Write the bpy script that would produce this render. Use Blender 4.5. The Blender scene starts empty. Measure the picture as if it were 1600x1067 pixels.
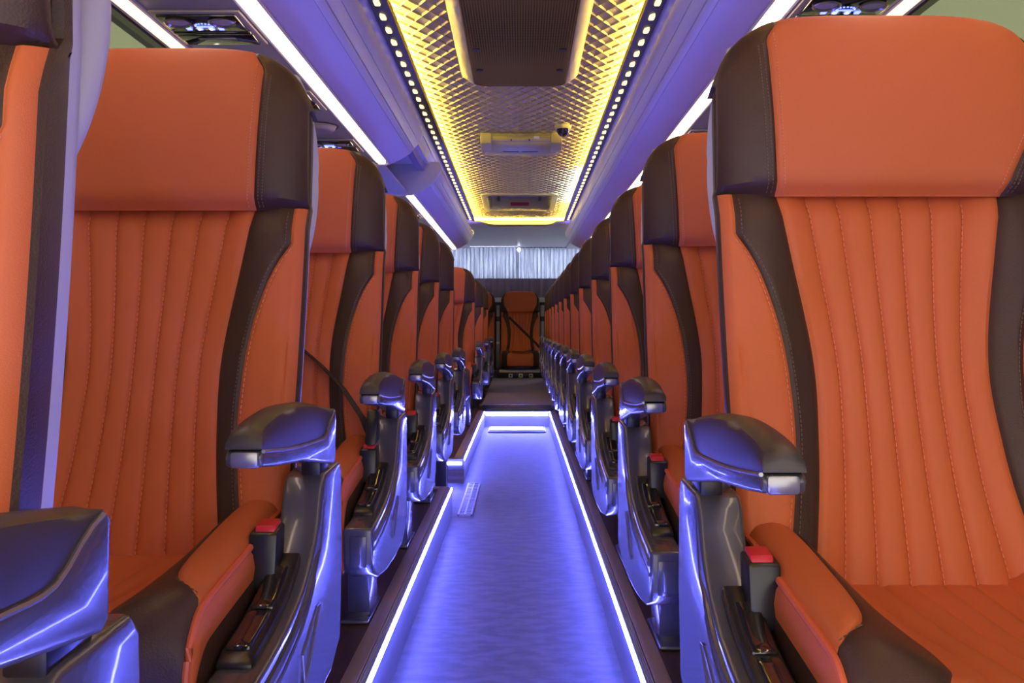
import bpy, bmesh, math, random
from mathutils import Vector
random.seed(7)
sc = bpy.context.scene
COL = sc.collection
CAMZ = 0.72          # camera height above the seat platform
CX = -0.028          # lengthwise centre line of the coach (camera stands a little to its right)

# ------------------------------------------------------------------ materials
def principled(name, col, rough=.5, metal=0., spec=.5, coat=0., coat_rough=.05):
    m = bpy.data.materials.new(name); m.use_nodes = True
    b = m.node_tree.nodes['Principled BSDF']
    b.inputs['Base Color'].default_value = (*col, 1)
    b.inputs['Roughness'].default_value = rough
    b.inputs['Metallic'].default_value = metal
    b.inputs['Specular IOR Level'].default_value = spec
    b.inputs['Coat Weight'].default_value = coat
    b.inputs['Coat Roughness'].default_value = coat_rough
    return m
def nd(m, t, **kw):
    n = m.node_tree.nodes.new(t)
    for k, v in kw.items(): setattr(n, k, v)
    return n
def lk(m, a, b): m.node_tree.links.new(a, b)
def bumped(m, scale, strength, dist=.001, kind='noise', stretch=(1, 1, 1), detail=3):
    b = m.node_tree.nodes['Principled BSDF']
    tc = nd(m, 'ShaderNodeTexCoord'); mp = nd(m, 'ShaderNodeMapping')
    mp.inputs['Scale'].default_value = stretch
    lk(m, tc.outputs['Object'], mp.inputs['Vector'])
    if kind == 'noise':
        t = nd(m, 'ShaderNodeTexNoise'); t.inputs['Scale'].default_value = scale; t.inputs['Detail'].default_value = detail
        out = t.outputs['Fac']
    else:
        t = nd(m, 'ShaderNodeTexVoronoi'); t.inputs['Scale'].default_value = scale
        out = t.outputs['Distance']
    lk(m, mp.outputs['Vector'], t.inputs['Vector'])
    bp = nd(m, 'ShaderNodeBump'); bp.inputs['Strength'].default_value = strength; bp.inputs['Distance'].default_value = dist
    lk(m, out, bp.inputs['Height']); lk(m, bp.outputs['Normal'], b.inputs['Normal'])
    return m
def varied(m, c1, c2, scale, stretch=(1, 1, 1), lo=.35, hi=.65, detail=4, rough=None):
    b = m.node_tree.nodes['Principled BSDF']
    tc = nd(m, 'ShaderNodeTexCoord'); mp = nd(m, 'ShaderNodeMapping'); mp.inputs['Scale'].default_value = stretch
    t = nd(m, 'ShaderNodeTexNoise'); t.inputs['Scale'].default_value = scale; t.inputs['Detail'].default_value = detail
    r = nd(m, 'ShaderNodeValToRGB')
    r.color_ramp.elements[0].position = lo; r.color_ramp.elements[1].position = hi
    r.color_ramp.elements[0].color = (*c1, 1); r.color_ramp.elements[1].color = (*c2, 1)
    lk(m, tc.outputs['Object'], mp.inputs['Vector']); lk(m, mp.outputs['Vector'], t.inputs['Vector'])
    lk(m, t.outputs['Fac'], r.inputs['Fac']); lk(m, r.outputs['Color'], b.inputs['Base Color'])
    if rough:
        mr = nd(m, 'ShaderNodeMapRange'); mr.inputs['To Min'].default_value = rough[0]; mr.inputs['To Max'].default_value = rough[1]
        lk(m, t.outputs['Fac'], mr.inputs['Value']); lk(m, mr.outputs['Result'], b.inputs['Roughness'])
    return m
def emit(name, col, strength):
    m = bpy.data.materials.new(name); m.use_nodes = True
    nt = m.node_tree; nt.nodes.clear()
    e = nt.nodes.new('ShaderNodeEmission'); o = nt.nodes.new('ShaderNodeOutputMaterial')
    e.inputs['Color'].default_value = (*col, 1); e.inputs['Strength'].default_value = strength
    nt.links.new(e.outputs[0], o.inputs[0]); return m

M = {}
M['orange'] = bumped(principled('orange_leather', (.64, .150, .046), .5, spec=.3), 700, .25, .0006, 'vor')
M['orange_stitch'] = principled('orange_thread', (.78, .27, .13), .7)
M['brown'] = bumped(principled('brown_leather', (.054, .026, .019), .42, spec=.35), 500, .35, .0007, 'vor')
M['brown_stitch'] = principled('brown_thread', (.16, .10, .08), .7)
M['piping'] = principled('orange_piping', (.72, .14, .05), .45)
M['shell'] = bumped(principled('pale_grey_plastic', (.56, .55, .56), .4), 300, .1)
M['gloss'] = principled('dark_grey_gloss_plastic', (.07, .066, .07), .26, spec=.6, coat=.5, coat_rough=.06)
M['armpad'] = bumped(principled('dark_brown_soft_pad', (.043, .036, .034), .38, spec=.5), 600, .15, .0005)
M['silver'] = principled('satin_grey_trim', (.34, .33, .34), .25, .7)
M['black'] = principled('black_plastic', (.012, .012, .013), .3)
M['blackgloss'] = principled('black_gloss_plastic', (.012, .011, .012), .08, coat=.6)
M['red'] = principled('red_button_plastic', (.62, .02, .03), .35)
M['strap'] = bumped(principled('black_webbing', (.016, .014, .015), .7), 900, .3)
M['steel'] = principled('painted_steel', (.33, .32, .34), .4, .3)
M['floorvinyl'] = varied(principled('grey_wood_vinyl', (.35, .33, .33), .42), (.062, .063, .077), (.120, .121, .134), 15, (1, 1.9, 1), .40, .60, 14, (.36, .56))
M['platform'] = varied(principled('wine_brown_wood_floor', (.06, .03, .03), .4), (.075, .036, .036), (.15, .074, .068), 9, (9, .7, 1), .3, .7, 6, (.3, .5))
M['carpet'] = bumped(principled('grey_carpet', (.42, .36, .48), .95, spec=.1), 500, .6, .002)  # purple tint puts the blue light on the carpet into its grey
M['bronze'] = bumped(varied(principled('bronze_nosing', (.2, .14, .1), .35, .6), (.48, .35, .28), (.60, .45, .36), 40, (1, .05, 1), .3, .7, 3), 200, .1, .0005, stretch=(1, .02, 1))
M['bronze'].node_tree.nodes['Principled BSDF'].inputs['Metallic'].default_value = .12
M['alu'] = bumped(principled('brushed_aluminium', (.52, .52, .54), .34, .9), 220, .2, .0005, stretch=(1, .02, 1))
M['ribs'] = principled('ribbed_satin_edge', (.62, .61, .66), .35, .15)
M['rack'] = principled('pearl_grey_rack_panel', (.70, .67, .78), .38)  # grey panel with a lavender tint painted in for the blue lamp light
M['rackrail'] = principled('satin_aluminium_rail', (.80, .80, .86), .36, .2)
M['soffit'] = principled('blue_glow_soffit_panel', (.24, .22, .46), .35)  # blue-violet cast of the lamp light mixed into the soffit colour
M['underside'] = principled('taupe_service_panel', (.36, .33, .29), .4)
M['ceiling'] = principled('quilted_beige_ceiling', (.50, .42, .16), .5, spec=.2)
M['band'] = principled('dark_light_band', (.055, .05, .012), .5, spec=.2)
M['housing'] = principled('cream_grey_housing', (.52, .46, .16), .42)  # yellow glow of the cove lights put into the cream grey
M['mesh'] = None
M['wall'] = principled('warm_grey_wall', (.45, .43, .40), .6)
M['frame'] = principled('dark_window_frame', (.02, .02, .02), .4)
M['plank'] = varied(principled('brown_plank', (.3, .22, .2), .45), (.20, .14, .13), (.34, .26, .24), 9, (.7, 9, 9), .3, .7, 5)
M['sticker'] = principled('red_sticker', (.45, .03, .03), .5)
M['white'] = principled('white_plastic', (.8, .8, .8), .4)
M['darkwall'] = principled('charcoal_bulkhead', (.03, .028, .03), .5)
M['led_blue'] = emit('blue_white_led', (.125, .135, 1.0), 150)
M['led_warm'] = emit('warm_white_led', (1.0, .72, .50), 7)
M['led_amber'] = emit('amber_led', (1.0, .60, .26), 4)
M['led_violet'] = emit('violet_blue_led', (.16, .13, 1.0), 14)
M['led_yellow'] = emit('yellow_cove_led', (1.0, .68, .09), 420)
M['led_white'] = emit('white_cove_led', (.74, .84, 1.0), 330)
M['dot'] = emit('yellow_lamp_window', (1.0, .76, .30), 2.2)
M['display'] = emit('blue_display', (.10, .13, 1.0), 5)
M['glint'] = emit('white_button_and_clip_glow', (.8, .85, 1.0), 5)
# perforated roof panel: dark holes in a rough grid
def perforated():
    m = principled('perforated_brown_panel', (.1, .08, .05), .8, spec=.08)
    b = m.node_tree.nodes['Principled BSDF']
    tc = nd(m, 'ShaderNodeTexCoord'); v = nd(m, 'ShaderNodeTexVoronoi'); v.inputs['Scale'].default_value = 110
    v.inputs['Randomness'].default_value = 0
    r = nd(m, 'ShaderNodeValToRGB'); r.color_ramp.elements[0].position = .28; r.color_ramp.elements[1].position = .42
    r.color_ramp.elements[0].color = (.03, .02, .004, 1); r.color_ramp.elements[1].color = (.27, .19, .03, 1)
    lk(m, tc.outputs['Object'], v.inputs['Vector']); lk(m, v.outputs['Distance'], r.inputs['Fac']); lk(m, r.outputs['Color'], b.inputs['Base Color'])
    return m
M['mesh'] = perforated()
def curtain_mat(name, col, sheen, transl):
    m = principled(name, col, .42, .0, .6)
    b = m.node_tree.nodes['Principled BSDF']
    t = nd(m, 'ShaderNodeBsdfTranslucent'); t.inputs['Color'].default_value = (*col, 1)
    mx = nd(m, 'ShaderNodeMixShader'); mx.inputs['Fac'].default_value = transl
    o = m.node_tree.nodes['Material Output']
    lk(m, b.outputs[0], mx.inputs[1]); lk(m, t.outputs[0], mx.inputs[2]); lk(m, mx.outputs[0], o.inputs[0])
    b.inputs['Metallic'].default_value = sheen
    return m
M['silvercurtain'] = curtain_mat('silver_curtain_fabric', (.74, .77, .88), .25, .55)
varied(M['silvercurtain'], (.26, .28, .40), (.95, .96, 1.0), 10, (7, 1, .45), .42, .60, 6)  # pale and dark streaks paint the shimmer of the gathered fabric
M['purplecurtain'] = curtain_mat('mauve_curtain_fabric', (.38, .32, .44), 0., .35)
M['olivecurtain'] = curtain_mat('pale_side_curtain_fabric', (.45, .47, .40), 0., .4)
def glass(c, name='tinted_window_glass'):
    m = bpy.data.materials.new(name); m.use_nodes = True
    nt = m.node_tree; nt.nodes.clear()
    tr = nt.nodes.new('ShaderNodeBsdfTransparent'); tr.inputs['Color'].default_value = (*c, 1)
    gl = nt.nodes.new('ShaderNodeBsdfGlossy'); gl.inputs['Roughness'].default_value = .03
    lw = nt.nodes.new('ShaderNodeLayerWeight'); lw.inputs['Blend'].default_value = .5
    fr = nt.nodes.new('ShaderNodeMath'); fr.operation = 'POWER'; fr.inputs[1].default_value = 4
    nt.links.new(lw.outputs['Facing'], fr.inputs[0])
    mx = nt.nodes.new('ShaderNodeMixShader'); o = nt.nodes.new('ShaderNodeOutputMaterial')
    nt.links.new(fr.outputs[0], mx.inputs[0]); nt.links.new(tr.outputs[0], mx.inputs[1]); nt.links.new(gl.outputs[0], mx.inputs[2])
    nt.links.new(mx.outputs[0], o.inputs[0]); return m
M['glass'] = glass((.21, .225, .17)); M['clearglass'] = glass((.86, .92, 1.0), 'clear_rear_glass')

# ------------------------------------------------------------------ mesh building
class MB:
    def __init__(s): s.v = []; s.f = []; s.m = []
    def add(s, vs, fs, mi=0):
        k = len(s.v); s.v += [tuple(p) for p in vs]
        for f in fs: s.f.append(tuple(i + k for i in f)); s.m.append(mi)
        return s
    def grid(s, rows, mi=0):
        n = len(rows[0]); vs = [p for r in rows for p in r]
        fs = [(i*n+j, i*n+j+1, (i+1)*n+j+1, (i+1)*n+j) for i in range(len(rows)-1) for j in range(n-1)]
        return s.add(vs, fs, mi)
    def box(s, x0, x1, y0, y1, z0, z1, mi=0):
        v = [(x, y, z) for z in (z0, z1) for y in (y0, y1) for x in (x0, x1)]
        return s.add(v, [(0,2,3,1),(4,5,7,6),(0,1,5,4),(2,6,7,3),(0,4,6,2),(1,3,7,5)], mi)
    def prism(s, prof, a0, a1, axis='x', mi=0):
        # profile lies in (y,z) for axis x, (x,z) for axis y, (x,y) for axis z
        def P(p, a):
            return (a, p[0], p[1]) if axis == 'x' else (p[0], a, p[1]) if axis == 'y' else (p[0], p[1], a)
        n = len(prof)
        v = [P(p, a0) for p in prof] + [P(p, a1) for p in prof]
        f = [tuple(range(n-1, -1, -1)), tuple(range(n, 2*n))] + [(i, (i+1) % n, (i+1) % n + n, i+n) for i in range(n)]
        return s.add(v, f, mi)
    def tube(s, pts, r, n=8, mi=0, flat=1., up=None, cap=True):
        pts = [Vector(p) for p in pts]; rows = []
        for i, p in enumerate(pts):
            t = (pts[min(i+1, len(pts)-1)] - pts[max(i-1, 0)]).normalized()
            u = Vector(up) if up else (Vector((0,0,1)) if abs(t.z) < .9 else Vector((1,0,0)))
            a = t.cross(u).normalized(); b = a.cross(t).normalized()
            rr = r[i] if isinstance(r, (list, tuple)) else r
            rows.append([p + a*math.cos(q)*rr + b*math.sin(q)*rr*flat for q in [2*math.pi*k/n for k in range(n)]])
        k = len(s.v); s.v += [tuple(p) for rw in rows for p in rw]
        for i in range(len(rows)-1):
            for j in range(n):
                s.f.append((k+i*n+j, k+i*n+(j+1) % n, k+(i+1)*n+(j+1) % n, k+(i+1)*n+j)); s.m.append(mi)
        if cap:
            s.f.append(tuple(k+j for j in range(n-1, -1, -1))); s.m.append(mi)
            s.f.append(tuple(k+(len(rows)-1)*n+j for j in range(n))); s.m.append(mi)
        return s
    def lathe(s, prof, c, n=24, mi=0):           # prof: (radius, z offset)
        rows = [[(c[0]+r*math.cos(2*math.pi*k/n), c[1]+r*math.sin(2*math.pi*k/n), c[2]+z) for k in range(n+1)] for r, z in prof]
        return s.grid(rows, mi)
    def dashes(s, fn, n, w=.0016, h=.0011, mi=1, fill=.62):
        for i in range(n):
            a = Vector(fn(i/n)); b = Vector(fn((i+fill)/n))
            t = (b-a)
            side = t.cross(Vector((0, -1, .3))).normalized()*w/2
            out = side.cross(t).normalized()*h
            if out.y > 0: out = -out
            s.add([a-side, a+side, b+side, b-side, a-side*.5+out, a+side*.5+out, b+side*.5+out, b-side*.5+out],
                  [(0,1,5,4),(1,2,6,5),(2,3,7,6),(3,0,4,7),(4,5,6,7)], mi)
        return s
    def build(s, name, mats, parent=None, flip=1, bevel=0., seg=2, angle=40, smooth=True, weld=False):
        me = bpy.data.meshes.new(name)
        v = [(p[0]*flip, p[1], p[2]) for p in s.v]
        f = s.f if flip > 0 else [tuple(reversed(q)) for q in s.f]
        me.from_pydata(v, [], f)
        mats = mats if isinstance(mats, (list, tuple)) else [mats]
        for m in mats: me.materials.append(m)
        me.polygons.foreach_set('material_index', s.m)
        if bevel or weld:
            bm = bmesh.new(); bm.from_mesh(me)
            bmesh.ops.remove_doubles(bm, verts=bm.verts, dist=1e-5)
            if bevel:
                bmesh.ops.recalc_face_normals(bm, faces=bm.faces)
                ed = [e for e in bm.edges if len(e.link_faces) == 2 and e.calc_face_angle(0) > math.radians(angle)]
                bmesh.ops.bevel(bm, geom=ed, offset=bevel, segments=seg, profile=.5, affect='EDGES', clamp_overlap=True)
            bm.to_mesh(me); bm.free()
        if smooth:
            me.polygons.foreach_set('use_smooth', [True]*len(me.polygons))
            me.set_sharp_from_angle(angle=math.radians(38))
        me.update()
        o = bpy.data.objects.new(name, me); COL.objects.link(o)
        if parent: o.parent = parent
        return o
def thing(name, label, cat, loc=(0, 0, 0), group=None):
    o = bpy.data.objects.new(name, None); COL.objects.link(o); o.location = loc
    o.empty_display_size = .05
    return tag(o, label, cat, group)
def tag(o, label, cat, group=None, kind=None):
    o['label'] = label; o['category'] = cat
    if group: o['group'] = group
    if kind: o['kind'] = kind
    return o
def struct(o): o['kind'] = 'structure'; return o
def copy_tree(o, parent=None):
    c = o.copy(); COL.objects.link(c)
    if parent: c.parent = parent
    for ch in list(o.children): copy_tree(ch, c)
    return c
def lerp(tab, x):
    if x <= tab[0][0]: return tab[0][1]
    for (a, p), (b, q) in zip(tab, tab[1:]):
        if x <= b: return p + (q-p)*(x-a)/(b-a)
    return tab[-1][1]
def smooth_tab(tab):
    # Catmull-Rom through a table of (x, y)
    def f(x):
        if x <= tab[0][0]: return tab[0][1]
        if x >= tab[-1][0]: return tab[-1][1]
        for i in range(len(tab)-1):
            if x <= tab[i+1][0]:
                x0, y0 = tab[i]; x1, y1 = tab[i+1]; t = (x-x0)/(x1-x0)
                m0 = (y1-tab[i-1][1])/(x1-tab[i-1][0]) if i > 0 else (y1-y0)/(x1-x0)
                m1 = (tab[i+2][1]-y0)/(tab[i+2][0]-x0) if i+2 < len(tab) else (y1-y0)/(x1-x0)
                h = x1-x0
                return (2*t**3-3*t*t+1)*y0+(t**3-2*t*t+t)*h*m0+(-2*t**3+3*t*t)*y1+(t**3-t*t)*h*m1
    return f
def sstep(a, b, x):
    t = max(0, min(1, (x-a)/(b-a))); return t*t*(3-2*t)
def frange(a, b, n): return [a+(b-a)*i/n for i in range(n+1)]

# ------------------------------------------------------------------ the coach seat
# local frame: x towards the aisle, y to the rear (0 at the headrest face), z up from the platform
W = .235; HB = .892
back_y = smooth_tab([(.30, -.160), (.395, -.134), (.494, -.100), (.565, -.078), (.637, -.057), (.76, -.026), (.90, .004)])
half_c = smooth_tab([(.30, .165), (.395, .144), (.494, .1266), (.565, .1196), (.637, .1165), (.70, .122), (.80, .139), (.90, .156)])
_half_b = smooth_tab([(.30, .20), (.395, .18), (.494, .1615), (.565, .1535), (.637, .155), (.70, .163), (.76, .179), (.80, .195), (.835, .2165)])
half_b = lambda z: .2165 if z >= .835 else _half_b(z)
def round_edge(d, r):
    if d >= r: return 0
    q = 1-max(0, d)/r
    return r*(1-math.sqrt(max(0, 1-q*q)))
def groove(d, w=.0035, h=.0045): return h*math.exp(-(d/w)**2)
def back_pt(x, z, extra=0.):
    a = abs(x)
    y = back_y(z) - .024*sstep(.09, .185, a) + round_edge(W+.002-a, .03)*.8
    y += groove(a-half_c(z)) + groove(a-half_b(z))
    y += groove(a-.2130, .002, .003) + (groove(a-.2185, .002, .003) if z < .835 else 0)
    y += .012*sstep(HB-.03, HB, z)
    return (x, y+extra, z)
def head_top(a):
    return 1.0 + .1500*max(0., 1-(min(a, .2399)/.24)**4.5)**(1/2.2)
def head_pt(x, v):
    a = min(abs(x), .2385); zt = head_top(a); z0 = HB-.004
    z = z0+v*(zt-z0)
    d = min((W+.003-abs(x))*1.0, (zt-z)*.9+.001)
    y = -.022 + .10*(z-.95) - .012*math.sin(math.pi*min(1, max(0, (z-z0)/(1.15-z0)))) + round_edge(d, .045)*.6
    y += .016*(1-sstep(0, .018, z-z0))
    # leather sides turn back a little beyond the seam
    y += .012*sstep(.155, .235, abs(x))
    return [x, y, z]
def head_seam(v, side=1, back=False):
    if back: return .160+.044*sstep(0, .5, v) - .030*sstep(.82, 1.0, v)
    if side > 0: return .158+.012*v - .020*sstep(.88, 1.0, v)
    return .158+.058*sstep(-.15, .62, v)-.009 - .016*sstep(.88, 1.0, v)      # the window side seam leans outwards
def shell_half(z):
    if z < 1.0: return .225
    return .227*max(.0, 1-min(1, (z-1)/.150)**2.2)**(1/4.5)
# seat cushion
zc = lambda y: lerp([(-.56, .392), (-.30, .378), (-.05, .388)], y)
zb = smooth_tab([(-.60, .418), (-.46, .428), (-.30, .445), (-.15, .462), (-.05, .455)])
cush_c = smooth_tab([(-.60, .168), (-.52, .150), (-.44, .116), (-.34, .112), (-.20, .128), (-.05, .15)])
cush_l = smooth_tab([(-.475, .2255), (-.452, .212), (-.43, .193), (-.38, .177), (-.28, .168), (-.05, .170)])
CE = .226
def cush_top(a, y):
    z = zc(y)+(zb(y)-zc(y))*sstep(.085, .195, a) - round_edge(CE+.001-a, .03)*.8
    return z - groove(a-cush_c(y), .004, .004) - (groove(a-cush_l(y), .003, .004) if y > -.47 else 0)
cush_rows = [(y, 0.) for y in frange(-.07, -.47, 22)] + \
            [(-.47-.065*math.sin(q), .065*(1-math.cos(q))) for q in frange(0, math.pi/2, 8)[1:]] + [(-.537, .10), (-.532, .14), (-.522, .22)]
def cush_pt(x, row):
    y, d = row
    yy = max(y, -.60)
    z = max(.245, cush_top(abs(x), yy)-d)
    yo = y + .03*sstep(.12, .235, abs(x))*sstep(-.40, -.53, y)   # front corners rounded in plan
    return (x, yo, z)

def make_seat(name, s, arm=True):
    """s = +1 puts the aisle on +x, -1 on -x"""
    root = bpy.data.objects.new(name, None); COL.objects.link(root); root.empty_display_size = .1
    O, B = [M['orange'], M['orange_stitch']], [M['brown'], M['brown_stitch']]
    # ---- backrest
    zs = sorted(set(frange(.34, HB, 34) + [.835, .828, .842]))
    n_ch = 7
    us = []
    for k in range(n_ch):
        us += [k+q for q in (0, .06, .16, .35, .5, .65, .84, .94)]
    us = [(-1+2*u/n_ch) for u in us+[n_ch]]
    def chan(u):
        q = (u+1)/2*n_ch; f = q-round(q)
        inner = .5 < q < n_ch-.5
        return (.0042*math.exp(-(f/.10)**2) if inner else 0) - .0022*abs(math.sin(math.pi*q))
    mb = MB().grid([[back_pt(u*half_c(z), z, chan(u)) for u in us] for z in zs])
    for k in range(1, n_ch):
        u = -1+2*k/n_ch
        mb.dashes(lambda t, u=u: back_pt((u+.011)*half_c(.36+t*(HB-.37)), .36+t*(HB-.37), -.0012+.002), 66)
    back = mb.build('backrest', O, root, s)
    for sd in (1, -1):
        mb = MB().grid([[back_pt(sd*(half_c(z)+(half_b(z)-half_c(z))*q), z) for q in (0, .06, .15, .3, .5, .7, .85, .94, 1)] for z in zs])
        mb.dashes(lambda t: back_pt(sd*(half_b(.36+t*(HB-.365))-.007), .36+t*(HB-.365), -.001), 90)
        mb.build('backrest_trim', B, back, s)
        mb = MB().grid([[back_pt(sd*(half_b(z)+(W-half_b(z))*q), z) for q in (0, .04, .1, .2, .35, .5, .6, .68, .74, .79, .83, .87, .91, .95, .98, 1)] for z in zs])
        mb.dashes(lambda t: back_pt(sd*(half_b(.36+t*.47)+.006), .36+t*.47, -.0008), 60)
        mb.build('backrest_wing', O, back, s)
        rows = []
        for z in zs:
            x, y, _ = back_pt(W, z)
            rows.append([(sd*W, y, z), (sd*(W+.004), y+.004, z), (sd*(W+.003), y+.02, z), (sd*(W-.008), back_y(z)+.050, z)])
        for z in frange(HB+.012, 1.11, 14):
            k = min(1, shell_half(z)/.225)
            rows.append([(sd*(W-.010)*k, .030+(z-.9)*.1, z), (sd*(W-.003)*k, .034+(z-.9)*.1, z), (sd*(W-.003)*k, .046+(z-.9)*.1, z), (sd*(W-.008)*k, .058+(z-.9)*.1, z)])
        MB().grid(rows).build('backrest_gusset', B, back, s)
    # ---- headrest
    vs = [0, .015, .04, .08, .14, .22, .32, .42, .52, .62, .70, .77, .83, .88, .91, .94, .96, .975, .985, .993, 1]
    aa = [-1, -.985, -.96, -.9, -.8, -.65, -.5, -.35, -.2, 0, .2, .35, .5, .65, .8, .9, .96, .985, 1]
    hs = lambda v, x: head_seam(v, 1 if x > 0 else -1, not arm)
    def hp(x, v):
        p = head_pt(x, v); p[1] += groove(abs(x)-hs(v, x), .003, .004); return p
    def skirt(rows, cols=True):
        # turn the sheet back at the bottom and the top so that it is a closed cushion
        bot = [[p[0]*.997, max(p[1], min(p[1]+.018, .035)), p[2]+.003] for p in rows[0]]
        bot2 = [[p[0]*.985, max(p[1], .045), p[2]+.008] for p in rows[0]]
        top = [[p[0]*1.0, min(p[1]+.02, .084), p[2]+.003] for p in rows[-1]]
        top2 = [[p[0]*.99, .085, p[2]-.003] for p in rows[-1]]
        return [bot2, bot]+rows+[top, top2]
    mb = MB().grid(skirt([[hp(a*hs(v, a), v) for a in aa] for v in vs]))
    for sd in (1, -1):
        mb.dashes(lambda t: hp(sd*(hs(t*.9, sd)-.009), .02+t*.9), 46)
    head = mb.build('headrest', O, root, s)
    for sd in (1, -1):
        rows = []
        for v in vs:
            sm = hs(v, sd)
            r = [hp(sd*(sm+(W-sm)*q), v) for q in (0, .02, .05, .12, .25, .4, .55, .68, .78, .86, .92, .96, .985, 1)]
            e = r[-1]
            r += [[sd*(W+.001), e[1]+.006, e[2]], [sd*(W-.001), e[1]+.013, e[2]], [sd*(W-.008), e[1]+.020, e[2]]]
            rows.append(r)
        mb = MB().grid(skirt(rows))
        for off in (.007, .013):
            mb.dashes(lambda t: hp(sd*(hs(t*.86, sd)+off), .02+t*.86), 44)
        mb.build('headrest_side', B, head, s)
    # ---- shell behind the upholstery, with the grab handle
    rows = []
    for z in frange(.32, .9, 14) + frange(.92, 1.08, 6) + [1.10, 1.12, 1.135, 1.143, 1.148]:
        y0 = back_y(z)+.048 if z < .9 else .052+(z-.9)*.1
        h = shell_half(z)
        h2 = h*.9
        rows.append([(-h, y0, z), (-h-.002, y0+.012, z), (-h, y0+.024, z), (-h2, y0+.045, z), (-h2*.6, y0+.055, z), (0, y0+.058, z),
                     (h2*.6, y0+.055, z), (h2, y0+.045, z), (h, y0+.024, z), (h+.002, y0+.012, z), (h, y0, z)])
    sh = MB().grid(rows).build('back_shell', M['shell'], root, s)
    path = [(.208, .055, .815), (.208, .082, .85), (.207, .112, .90), (.206, .135, .955), (.204, .142, 1.0), (.201, .136, 1.04), (.196, .11, 1.085), (.190, .075, 1.11)]
    fy = smooth_tab([(p[2], p[1]) for p in path]); fx = smooth_tab([(p[2], p[0]) for p in path])
    pz = frange(.815, 1.11, 22)
    MB().tube([(fx(z), fy(z), z) for z in pz], [.010+.011*math.sin(math.pi*min(1, (i+2)/18)) if i < 12 else .0195 for i in range(23)], 12, flat=.9, up=(1, 0, 0)).build('grab_handle', M['shell'], sh, s)
    # ---- seat cushion
    us2 = us
    def chan2(u):
        q = (u+1)/2*n_ch; f = q-round(q)
        return -.003*math.exp(-(f/.10)**2) if .5 < q < n_ch-.5 else 0
    def cp(u, row):
        p = cush_pt(u*cush_c(max(row[0], -.6)), row); return (p[0], p[1], p[2]+chan2(u)*(1 if row[1] < .02 else 0))
    cush = MB().grid([[cp(u, r) for u in us2] for r in cush_rows]).build('seat_cushion', O, root, s)
    for sd in (1, -1):
        mb = MB().grid([[cush_pt(sd*(cush_c(r[0])+(min(cush_l(r[0]), CE)-cush_c(r[0]))*q), r) for q in (0, .04, .1, .2, .35, .5, .65, .8, .9, .96, 1)] for r in cush_rows])
        mb.dashes(lambda t: cush_pt(sd*(cush_l(-.44-.06*t)-.006), (-.44-.03*t, 0)), 6)
        mb.build('cushion_trim', B, cush, s)
        lr = [r for r in cush_rows if r[0] > -.476] + [(-.476, 0)]
        MB().grid([[cush_pt(sd*(cush_l(r[0])+(CE-cush_l(r[0]))*q), r) for q in (0, .05, .14, .3, .5, .7, .85, .95, 1)] for r in lr]).build('cushion_pad', O, cush, s)
        pth = []
        for r in cush_rows[:-2]:
            p = cush_pt(sd*CE, r); pth.append((p[0]+sd*.002, p[1], p[2]-.001))
        MB().tube(pth, .0042, 8).build('piping', M['piping'], cush, s)
        a, b = [], []
        for r in cush_rows:
            p = cush_pt(sd*CE, r); zt = p[2]
            z1 = max(.245, zt-.038)
            a.append([(sd*(CE+.001), p[1], zt-.003), (sd*(CE+.006), p[1], zt-.010), (sd*(CE+.009), p[1]+.001, max(.245, zt-.024)), (sd*(CE+.008), p[1]+.002, z1)])
            b.append([(sd*(CE+.008), p[1]+.002, z1), (sd*(CE+.012), p[1]+.002, max(.245, z1-.03)), (sd*(CE+.012), p[1]+.003, max(.245, z1-.08)), (sd*(CE+.004), p[1]+.01, .245), (sd*.15, p[1]+.02, .243)])
        MB().grid(a).build('cushion_edge', O, cush, s)
        MB().grid(b).build('cushion_skirt', B, cush, s)
    # ---- frame and legs
    MB().box(-.20, .20, -.48, .02, .205, .246).build('seat_frame', M['black'], root, s, bevel=.008)
    MB().box(-.215, .19, .055, .10, .20, .25).box(-.215, .19, -.02, .10, .205, .22).build('cross_beam', M['steel'], root, s, bevel=.004)
    MB().prism([(.05, -.014), (.17, -.014), (.15, .205), (.03, .205)], .137, .195, 'x').prism([(-.02, -.014), (.19, -.014), (.19, -.002), (-.02, -.002)], .13, .202, 'x').build('leg', M['gloss'], root, s, bevel=.006)
    MB().prism([(.05, -.014), (.17, -.014), (.15, .205), (.03, .205)], -.20, -.16, 'x').build('leg', M['gloss'], root, s, bevel=.006)
    if arm:
        x0, x1 = .243, .298
        fz = smooth_tab([(-.56, .336), (-.46, .343), (-.37, .356), (-.29, .378), (-.235, .41), (-.20, .445), (-.180, .488)])
        up = [(y, fz(y)) for y in (-.553, -.50, -.45, -.40, -.35, -.30, -.27, -.24, -.22, -.20, -.19, -.18)]
        low = [(-.045, .49), (-.04, .36), (-.055, .24), (-.12, .212), (-.25, .208), (-.38, .214), (-.48, .228), (-.535, .25), (-.552, .27)]
        pan = MB().prism(up+[(-.172, .497), (-.16, .504), (-.06, .507)]+low, x0, x1).build('side_panel', M['gloss'], root, s, bevel=.006, seg=3, angle=50)
        # moulded ridge sweeping along the aisle face, and the slot below it
        rid = [(x1-.002, y, fz(y)-.020) for y in frange(-.545, -.225, 22)] + [(x1-.003, -.200, .405), (x1-.003, -.182, .435), (x1-.003, -.170, .465), (x1-.004, -.164, .49)]
        MB().tube(rid, [.0075]*20+[.0075-.0008*k for k in range(len(rid)-20)], 8, up=(1, 0, 0)).build('ridge', M['gloss'], pan, s)
        rid2 = [(x1-.002, y, fz(y)-.040) for y in frange(-.545, -.23, 20)]
        MB().tube(rid2, .0045, 8, up=(1, 0, 0)).build('ridge', M['gloss'], pan, s)
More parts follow.
